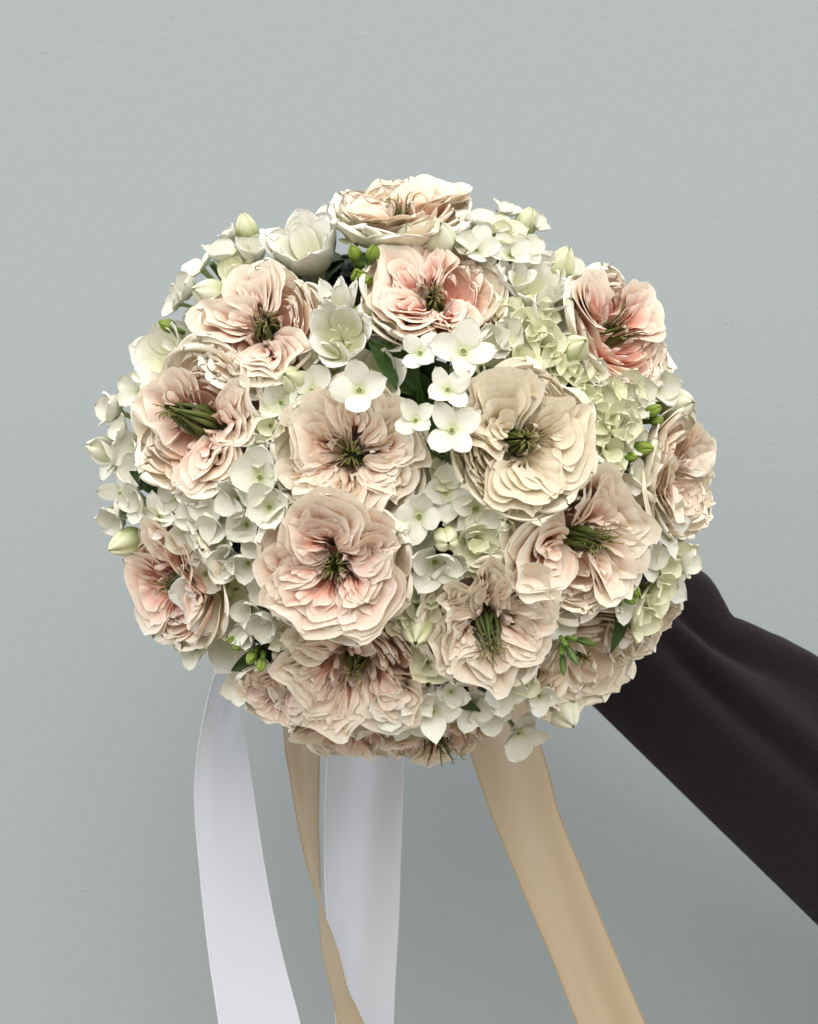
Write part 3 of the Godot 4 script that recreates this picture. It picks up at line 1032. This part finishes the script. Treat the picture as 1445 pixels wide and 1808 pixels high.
func roses() -> void:
	var coral := Color(0.965, 0.47, 0.36)
	var pink := Color(0.975, 0.61, 0.51)
	var peach := Color(0.975, 0.60, 0.42)
	var blush := Color(0.98, 0.735, 0.59)
	var pale := Color(0.985, 0.815, 0.665)
	var cream := Color(0.985, 0.895, 0.69)
	var mauve := Color(0.92, 0.63, 0.58)
	var list := [
		{"px": 708, "py": 352, "r": 122, "seed": 1, "pages": 2, "deep": peach, "mid": pale, "pistil": 0.42, "open": 0.35, "carpels": 7, "levels": 8, "ty": 0.5, "label": "peach rose at the very top of the bouquet, seen from its side"},
		{"px": 768, "py": 508, "r": 126, "seed": 12, "pages": 4, "levels": 8, "deep": coral, "mid": pink, "ty": 0.25, "pistil": 0.5, "lean_z": 0.2, "label": "coral pink rose just below the topmost rose, above the dark leafy gap"},
		{"px": 452, "py": 568, "r": 120, "seed": 3, "pages": 3, "levels": 8, "deep": pink, "mid": blush, "pistil": 0.6, "lean_x": 0.3, "label": "open pink peach rose at upper left with a pointed green seed head"},
		{"px": 340, "py": 742, "r": 136, "seed": 24, "pages": 3, "levels": 8, "deep": pink, "mid": blush, "pistil": 0.66, "lean_x": -0.45, "lean_z": -0.25, "carpels": 14, "label": "wide pink rose at far left with the biggest green seed head"},
		{"px": 618, "py": 800, "r": 134, "seed": 5, "pages": 6, "quarters": 6, "levels": 12, "deep": peach, "mid": pale, "pistil": 0.45, "open": 0.2, "label": "ruffled cream peach rose left of centre with tightly folded petals"},
		{"px": 930, "py": 774, "r": 134, "seed": 6, "pages": 3, "levels": 8, "deep": cream, "mid": cream, "cream": Color(0.97, 0.905, 0.72), "edge": Color(0.98, 0.93, 0.78), "pistil": 0.55, "carpels": 14, "push": 0.006, "label": "creamy yellow rose right of centre with smooth overlapping petals"},
		{"px": 1106, "py": 574, "r": 124, "seed": 7, "pages": 2, "levels": 8, "deep": coral, "mid": pink, "pistil": 0.5, "open": 0.45, "carpels": 8, "tx": 0.2, "label": "salmon pink rose at upper right edge turned away to the right"},
		{"px": 1222, "py": 840, "r": 120, "seed": 8, "pages": 2, "levels": 8, "deep": blush, "mid": pale, "pistil": 0.2, "carpels": 4, "tx": 0.4, "label": "pale rose at the far right edge, seen from its side"},
		{"px": 588, "py": 1004, "r": 133, "seed": 9, "pages": 5, "quarters": 5, "levels": 12, "deep": coral, "mid": pink, "pistil": 0.4, "open": 0.25, "push": 0.006, "carpels": 13, "label": "large pink quartered rose below the ruffled cream one, left of centre"},
		{"px": 1034, "py": 958, "r": 146, "seed": 30, "pages": 3, "levels": 8, "deep": peach, "mid": pale, "pistil": 0.52, "carpels": 15, "open": 0.22, "lean_x": 0.5, "push": 0.002, "label": "pale peach rose tucked under the creamy yellow rose at right"},
		{"px": 868, "py": 1108, "r": 126, "seed": 11, "pages": 6, "quarters": 6, "levels": 12, "deep": blush, "mid": pale, "pistil": 0.6, "carpels": 16, "open": 0.18, "lean_z": 0.5, "push": 0.002, "label": "dusty blush rose low in the middle with a long hanging green centre"},
		{"px": 622, "py": 1192, "r": 146, "seed": 10, "pages": 4, "levels": 12, "deep": pink, "mid": blush, "pistil": 0.45, "push": -0.003, "label": "dusty pink rose under the large quartered rose, facing down"},
		{"px": 290, "py": 1035, "r": 122, "seed": 13, "pages": 3, "levels": 8, "deep": coral, "mid": pink, "pistil": 0.5, "tx": -0.3, "label": "pink rose at lower left edge, half hidden behind white florets"},
		{"px": 488, "py": 1235, "r": 72, "seed": 14, "pages": 5, "levels": 8, "deep": mauve, "mid": mauve, "pistil": 0.0, "eye": 3, "label": "small tight mauve pink rose at the lower left rim above the ribbons"},
		{"px": 610, "py": 1312, "r": 98, "seed": 15, "pages": 2, "levels": 5, "deep": mauve, "mid": blush, "pistil": 0.0, "push": -0.012, "ty": -0.4, "label": "shaded pink rose on the underside, over the narrow twisted ribbon"},
		{"px": 1045, "py": 1175, "r": 125, "seed": 16, "pages": 1, "levels": 5, "deep": pale, "mid": Color(0.95, 0.85, 0.70), "pistil": 0.3, "push": -0.008, "label": "whitish blush rose at lower right next to the dark sleeve"},
		{"px": 770, "py": 1320, "r": 92, "seed": 17, "pages": 2, "levels": 5, "deep": mauve, "mid": blush, "pistil": 0.6, "open": 0.5, "push": -0.012, "ty": -0.4, "label": "pale pink rose at the bottom rim with dark green tips hanging from it"},
		{"px": 1150, "py": 1105, "r": 88, "seed": 18, "pages": 1, "levels": 5, "deep": blush, "mid": Color(0.94, 0.79, 0.68), "pistil": 0.0, "push": -0.012, "label": "pale pink rose peeping out under florets where the sleeve begins"},
	]
	for k in list:
		make_rose(k)

func freesias() -> void:
	freesia("big double white freesia at upper left of the topmost rose", 532, 412, 88, {"rows": 4, "open": 0.85, "deep": 1.15, "stamens": false, "tx": -0.1, "ty": 0.2})
	freesia("white freesia cup facing out between the two upper pink roses", 598, 588, 60, {"open": 0.95, "deep": 1.3, "push": 0.004, "ty": -0.1})
	freesia("half closed white freesia above the cup shaped one", 592, 515, 60, {"open": 0.62, "deep": 1.6, "stamens": false, "bend": 1.1, "ty": 0.7, "push": 0.002})
	freesia("white freesia with wide lower petal beside the pink rose at upper left", 575, 645, 50, {"open": 1.0, "deep": 0.8, "tx": -0.3, "ty": -0.3, "push": -0.004})
	freesia("shaded white freesia with stamens behind the central white florets", 662, 665, 60, {"open": 0.95, "deep": 1.2, "push": -0.004, "tx": 0.2})
	freesia("large greenish white freesia right of the coral pink rose", 955, 490, 72, {"open": 1.0, "deep": 1.0, "stamens": false, "ty": 0.2, "rows": 3})
	freesia("white freesia tucked beside the upper right salmon pink rose", 985, 545, 55, {"open": 0.9, "deep": 1.1, "stamens": false, "tx": 0.3})
	freesia("cream freesia above the large greenish white one, near the coral rose", 912, 478, 45, {"open": 0.8, "deep": 1.2, "stamens": false, "ty": 0.3})
	freesia("soft white freesia on the left rim above the wide pink rose", 268, 622, 68, {"open": 1.0, "deep": 0.9, "stamens": false, "tx": -0.2})
	freesia("white freesia petals in shade on the left rim below the florets", 325, 585, 52, {"open": 0.8, "deep": 1.2, "stamens": false, "push": -0.008})
	freesia("large white freesia open like a star at lower left", 378, 1062, 76, {"open": 1.1, "deep": 0.75, "stamens": false, "lip": 0.2})
	freesia("drooping white freesia at lower left above the white ribbon", 398, 1150, 66, {"open": 0.9, "deep": 1.1, "stamens": false, "ty": -0.4, "push": -0.006})

func clusters() -> void:
	cluster("white bouvardia cluster on the upper left rim, standing out against the wall", [[340, 458, 82, "s", -0.4, 0.3], [388, 440, 74, "h", 0.2, 0.5], [322, 505, 74, "h", -0.6, 0.0], [357, 512, 56, "b", -0.2, -0.3], [430, 390, 46, "b", 0.1, 0.6], [402, 408, 46, "h", -0.5, 0.5], [440, 440, 84, "h", 0.3, 0.3], [298, 528, 62, "h", -0.7, -0.2]], 101)
	cluster("white bouvardia cluster at upper right, beside the topmost rose", [[850, 385, 88, "h", 0, 0.2], [845, 430, 88, "o"], [890, 402, 78, "d"], [905, 440, 84, "o"], [932, 432, 66, "h"], [780, 408, 56, "b", -0.1, 0.1, 0.004], [934, 380, 48, "b", 0.2, 0.5], [957, 388, 46, "h", 0.6, 0.1], [820, 428, 62, "h"], [897, 362, 52, "h", 0.2, 0.5], [998, 455, 60, "b", 0.1, 0.6]], 102)
	cluster("open white bouvardia flowers standing over the dark leafy gap in the centre", [[742, 617, 80, "o", -0.1, 0, 0.015], [822, 612, 108, "o", 0.1, 0.1, 0.013], [793, 682, 84, "o", 0.1, 0.2, 0.013], [734, 738, 78, "o", -0.1, 0.1, 0.013], [800, 755, 96, "o", 0, 0.2, 0.015], [632, 683, 102, "o", -0.1, 0.1, 0.017]], 103)
	cluster("greenish white double bouvardia heads above the creamy yellow rose", [[930, 575, 84, "d"], [967, 600, 90, "d"], [898, 590, 72, "h"], [922, 628, 80, "d"], [1025, 607, 58, "b", 0, 0, 0.004], [1055, 655, 64, "h"], [985, 640, 80, "d"], [870, 600, 70, "h", -0.2, 0], [1020, 650, 74, "d"], [960, 545, 70, "d"]], 104)
	cluster("double bouvardia heads between the creamy yellow rose and the right edge", [[1075, 698, 90, "d"], [1112, 688, 80, "d"], [1060, 738, 90, "d"], [1098, 742, 86, "d"], [1085, 790, 84, "d"], [1128, 722, 66, "h"], [1118, 772, 66, "h"], [1040, 690, 74, "d"], [1140, 690, 70, "h", 0.3, 0.1], [1075, 830, 70, "d"], [1130, 840, 60, "h"]], 105)
	cluster("white bouvardia florets sticking out from the left rim of the bouquet", [[192, 720, 78, "h", -0.4, 0.3], [184, 806, 86, "h", -0.4, 0], [166, 790, 50, "b", -0.5, 0.3], [200, 872, 82, "o", -0.3, -0.2], [232, 885, 74, "h", -0.1, 0], [270, 912, 80, "o", 0, 0], [210, 962, 58, "b", -0.4, -0.3], [205, 760, 60, "h", -0.6, 0.2]], 106)
	cluster("white bouvardia cluster between the wide left rose and the large quartered rose", [[450, 842, 96, "h", 0.1, 0, 0.004], [470, 897, 90, "h", 0.2, 0, 0.004], [375, 905, 100, "h"], [345, 908, 90, "h"], [375, 955, 104, "h"], [425, 930, 80, "h"], [410, 880, 84, "h"], [395, 992, 86, "h"], [350, 1020, 80, "h"], [428, 1000, 76, "h"], [330, 950, 88, "h"], [450, 965, 66, "h"]], 107)
	cluster("few cream bouvardia florets wedged left of the ruffled cream peach rose", [[488, 705, 78, "h"], [508, 665, 60, "b"], [545, 682, 74, "h"], [470, 748, 66, "d"], [455, 790, 66, "h"], [530, 720, 50, "b"]], 108)
	cluster("white bouvardia cluster with cream buds in the middle, below the dark gap", [[740, 912, 92, "o", -0.1, 0, 0.004], [790, 868, 88, "h"], [842, 900, 96, "o"], [770, 1002, 96, "h", 0, -0.2, 0.003], [790, 955, 54, "b", 0, 0, 0.006], [703, 937, 48, "b", 0, 0, 0.004], [674, 915, 46, "g"], [840, 958, 84, "d"], [890, 930, 84, "d"], [850, 990, 78, "d"], [745, 850, 62, "h", 0, 0, -0.006], [900, 985, 70, "d"], [805, 1000, 60, "h"]], 109)
	cluster("white pointed bouvardia florets on the right rim over the sleeve", [[1200, 932, 100, "s", 0.1, 0.1, 0.004], [1190, 1000, 90, "d"], [1152, 990, 74, "h"], [1205, 1042, 90, "s"], [1140, 1092, 90, "d"], [1218, 990, 74, "h", 0.3, 0], [1170, 1050, 86, "d"], [1110, 1075, 70, "h"], [1160, 905, 74, "h"]], 110)
	cluster("white pointed bouvardia florets along the bottom rim of the bouquet", [[765, 1268, 104, "s", 0, 0, 0.006], [685, 1252, 84, "h"], [735, 1235, 74, "s"], [835, 1255, 78, "h"], [928, 1312, 88, "h", 0.2, -0.3], [870, 1265, 80, "h"], [1003, 1268, 62, "b", 0.1, -0.5], [890, 1230, 74, "h"], [720, 1285, 74, "s", 0, -0.4], [800, 1230, 60, "h"], [960, 1240, 60, "h", 0, -0.3]], 111)
	cluster("pair of shaded bouvardia florets left of the dusty pink rose", [[468, 1100, 84, "h", 0, -0.2], [435, 1082, 66, "h"], [430, 1125, 62, "h"], [500, 1130, 56, "d"]], 112)
	bud_sprig("two bright green round buds between the topmost and the coral rose", [[625, 440, 34, -0.3, 0.3, 0.006], [658, 440, 36, 0.3, 0.3, 0.006], [632, 482, 40, 0, -0.2, -0.002], [648, 490, 30, 0.4, -0.3, -0.002]], 201)
	bud_sprig("small green bud on the left rim below the upper left florets", [[290, 570, 34, -0.6, 0.1, 0.0], [330, 600, 30, 0, 0, -0.006]], 202)
	bud_sprig("green buds on the right rim behind the double florets", [[1160, 722, 34, 0.5, 0.4, 0.004], [1166, 740, 28, 0.4, 0.0, 0.002], [1142, 790, 40, 0.5, -0.1, 0.002], [1120, 805, 30, 0, -0.2, 0.0]], 203)
	bud_sprig("dark green buds at lower left under the shaded florets", [[440, 1165, 28, -0.2, -0.4, 0.004], [458, 1178, 28, 0.1, -0.6, 0.006], [420, 1140, 34, -0.4, -0.2, 0.0], [405, 1130, 28, -0.4, 0, 0.0]], 204)
	bud_sprig("pair of long green freesia buds on the lower right whitish rose", [[1014, 1160, 44, 0.25, -0.6, 0.022, 1], [998, 1178, 42, -0.3, -0.7, 0.022, 1], [1040, 1137, 40, 0.9, 0.1, 0.02, 1]], 205)
	bud_sprig("yellow green buds between the pale peach rose and the right florets", [[1140, 1000, 32, 0, 0.2, 0.004], [1125, 1045, 34, 0, -0.2, 0.0], [1118, 1060, 28, 0.2, -0.2, 0.0]], 206)
	fill()

# florets in the gaps that are left, each given to the cluster it belongs to
func fill() -> void:
	rng.seed = 909
	var heads := []
	for c in get_children():
		if c.has_meta("middle"): heads.append(c)
	var added := 0
	for tries in 5000:
		if added >= 110: break
		var a := rng.randf() * TAU
		var q := sqrt(rng.randf()) * 0.97
		var px := 705.0 + cos(a) * q * 535.0
		var py := 825.0 + sin(a) * q * 495.0
		if Vector2((px - 748) / 95.0, (py - 690) / 95.0).length() < 1.0: continue
		var free := true
		for r in rose_spots:
			var n: Vector3 = r[3]
			var d := Vector2(px - r[0], -(py - r[1]))
			var across := Vector2(n.x, n.y)
			var ll := across.length()
			if ll > 0.01:
				across /= ll
				d = Vector2(d.dot(across) / maxf(n.z, 0.4), d.dot(Vector2(-across.y, across.x)))
			if d.length() < r[2] * 0.98:
				free = false
				break
		if not free: continue
		for f in floret_spots:
			if Vector2(px - f.x, py - f.y).length() < 37.0: free = false
		for f in freesia_spots:
			if Vector2(px - f.x, py - f.y).length() < f.z * 0.95: free = false
		if not free: continue
		var best: Node3D = heads[0]
		for h in heads:
			if (h.get_meta("middle") - Vector2(px, py)).length() < (best.get_meta("middle") - Vector2(px, py)).length(): best = h
		floret(best, px, py, rng.randf_range(62, 82), ["h", "d", "d", "h", "b"][rng.randi() % 5], rng.randf_range(-0.2, 0.2), rng.randf_range(-0.2, 0.2), -0.003)
		added += 1
	for h in heads: h.remove_meta("middle")
	print("filled ", added)

func foliage() -> void:
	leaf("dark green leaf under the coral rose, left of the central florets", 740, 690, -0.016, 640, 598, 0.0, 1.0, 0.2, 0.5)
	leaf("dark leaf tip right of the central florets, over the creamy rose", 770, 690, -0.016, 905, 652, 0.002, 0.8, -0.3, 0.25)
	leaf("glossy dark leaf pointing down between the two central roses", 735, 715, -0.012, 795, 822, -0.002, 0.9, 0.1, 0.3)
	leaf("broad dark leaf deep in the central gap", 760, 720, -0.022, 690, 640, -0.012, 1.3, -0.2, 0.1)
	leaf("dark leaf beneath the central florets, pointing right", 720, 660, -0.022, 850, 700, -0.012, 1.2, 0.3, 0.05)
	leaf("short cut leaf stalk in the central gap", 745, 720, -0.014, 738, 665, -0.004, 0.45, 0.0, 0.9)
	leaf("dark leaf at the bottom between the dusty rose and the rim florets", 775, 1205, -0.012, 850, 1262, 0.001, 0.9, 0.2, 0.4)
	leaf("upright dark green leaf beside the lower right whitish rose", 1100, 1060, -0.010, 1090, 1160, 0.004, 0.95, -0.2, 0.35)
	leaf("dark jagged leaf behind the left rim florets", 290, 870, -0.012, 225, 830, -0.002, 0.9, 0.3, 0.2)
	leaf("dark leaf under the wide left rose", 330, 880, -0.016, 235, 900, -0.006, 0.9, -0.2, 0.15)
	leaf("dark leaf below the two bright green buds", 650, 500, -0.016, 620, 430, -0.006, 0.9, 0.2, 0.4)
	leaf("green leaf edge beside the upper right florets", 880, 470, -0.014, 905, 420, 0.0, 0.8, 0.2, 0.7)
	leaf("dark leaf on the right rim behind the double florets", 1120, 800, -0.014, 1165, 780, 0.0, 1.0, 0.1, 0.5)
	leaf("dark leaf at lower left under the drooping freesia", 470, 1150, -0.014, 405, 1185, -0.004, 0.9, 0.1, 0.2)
	# the mass of leaves between the stems
	rng.seed = 66
	var kinds := []
	for k in 4: kinds.append(leaf_mesh(Color(0.02, 0.045, 0.012), Color(0.035, 0.065, 0.02)))
	var list := []
	for k in 900:
		var v := Vector3(rng.randfn(), rng.randfn(), rng.randfn()).normalized()
		if v.z < -0.35: continue
		var deep := rng.randf_range(0.62, 0.80)
		var p := Vector3(v.x * 0.122, v.y * 0.114, v.z * 0.078) * deep + Vector3(0, 0, -0.004)
		var nrm := (v + Vector3(rng.randf_range(-0.5, 0.5), rng.randf_range(-0.5, 0.5), rng.randf_range(-0.5, 0.5))).normalized()
		var b := facing(nrm, rng.randf() * TAU)
		var l := rng.randf_range(0.02, 0.034)
		list.append([kinds[k % 4], Transform3D(b.scaled_local(Vector3(l, l, l)), p)])
	var o := put("foliage", join(list), M.leaf, self, Transform3D(Basis.IDENTITY, heart))
	tag(o, "dark green foliage packed between the flower stems", "foliage", "", "stuff")
	# satin wrap round the stems
	var wrap := []
	for k in 9:
		var pts := PackedVector3Array()
		var rad := PackedFloat32Array()
		for j in 2:
			pts.append(Vector3(0, 0, -0.098 - 0.0085 * k - 0.0082 * j))
			rad.append(0.0172 + 0.0004 * (j if k % 2 == 0 else 1 - j))
		wrap.append([tube(pts, rad, 26), Transform3D.IDENTITY])
	var w := put("ribbon_wrap", join(wrap), M.white_satin, self, Transform3D(Basis.IDENTITY, heart))
	tag(w, "white satin wrap round the bouquet stems inside the hand", "ribbon")

func ribbons() -> void:
	ribbon("white satin ribbon hanging leftmost", [[560, 900, -0.11], [420, 1080, -0.085], [375, 1195, -0.07], [352, 1290, -0.066], [341, 1370, -0.066], [340, 1440, -0.066], [348, 1540, -0.066], [358, 1640, -0.066], [368, 1720, -0.066], [381, 1808, -0.066], [400, 1950, -0.066], [420, 2100, -0.066]], [[590, 960, -0.115], [470, 1090, -0.10], [420, 1190, -0.09], [420, 1255, -0.08], [433, 1340, -0.074], [445, 1420, -0.072], [460, 1520, -0.07], [478, 1620, -0.07], [498, 1710, -0.07], [524, 1808, -0.07], [560, 1950, -0.07], [600, 2100, -0.07]], M.white_satin, M.white_thread, 0.0012, 1)
	ribbon("narrow champagne ribbon twisting beside the leftmost white one", [[590, 960, -0.11], [505, 1200, -0.09], [500, 1310, -0.085], [510, 1380, -0.085], [525, 1470, -0.084], [541, 1540, -0.085], [562, 1605, -0.079], [592, 1680, -0.078], [613, 1760, -0.079], [636, 1808, -0.08], [690, 1950, -0.082], [740, 2100, -0.082]], [[640, 960, -0.12], [566, 1200, -0.10], [562, 1335, -0.094], [561, 1400, -0.094], [560, 1470, -0.095], [563, 1540, -0.096], [563, 1605, -0.097], [566, 1680, -0.094], [583, 1760, -0.09], [593, 1808, -0.089], [606, 1950, -0.09], [618, 2100, -0.09]], M.champagne_satin, M.champagne_thread, 0.0010, 2)
	ribbon("broad white satin ribbon hanging below the middle of the bouquet", [[620, 980, -0.12], [585, 1200, -0.115], [577, 1345, -0.112], [573, 1420, -0.112], [572, 1520, -0.112], [574, 1600, -0.112], [582, 1700, -0.112], [592, 1808, -0.112], [605, 1950, -0.112], [620, 2100, -0.112]], [[700, 980, -0.125], [716, 1200, -0.12], [713, 1340, -0.116], [711, 1420, -0.115], [707, 1520, -0.114], [703, 1640, -0.114], [698, 1720, -0.114], [694, 1808, -0.114], [690, 1950, -0.114], [684, 2100, -0.114]], M.white_satin, M.white_thread, 0.0022, 3)
	ribbon("wide champagne satin ribbon hanging rightmost, slanting down to the right", [[690, 980, -0.11], [780, 1200, -0.10], [835, 1345, -0.093], [868, 1440, -0.09], [905, 1530, -0.089], [945, 1625, -0.088], [985, 1718, -0.088], [1020, 1808, -0.088], [1080, 1950, -0.088], [1140, 2100, -0.088]], [[760, 980, -0.115], [910, 1200, -0.11], [965, 1345, -0.10], [990, 1440, -0.097], [1025, 1530, -0.095], [1065, 1630, -0.094], [1102, 1718, -0.094], [1140, 1808, -0.094], [1205, 1950, -0.094], [1270, 2100, -0.094]], M.champagne_satin, M.champagne_thread, 0.0028, 4)
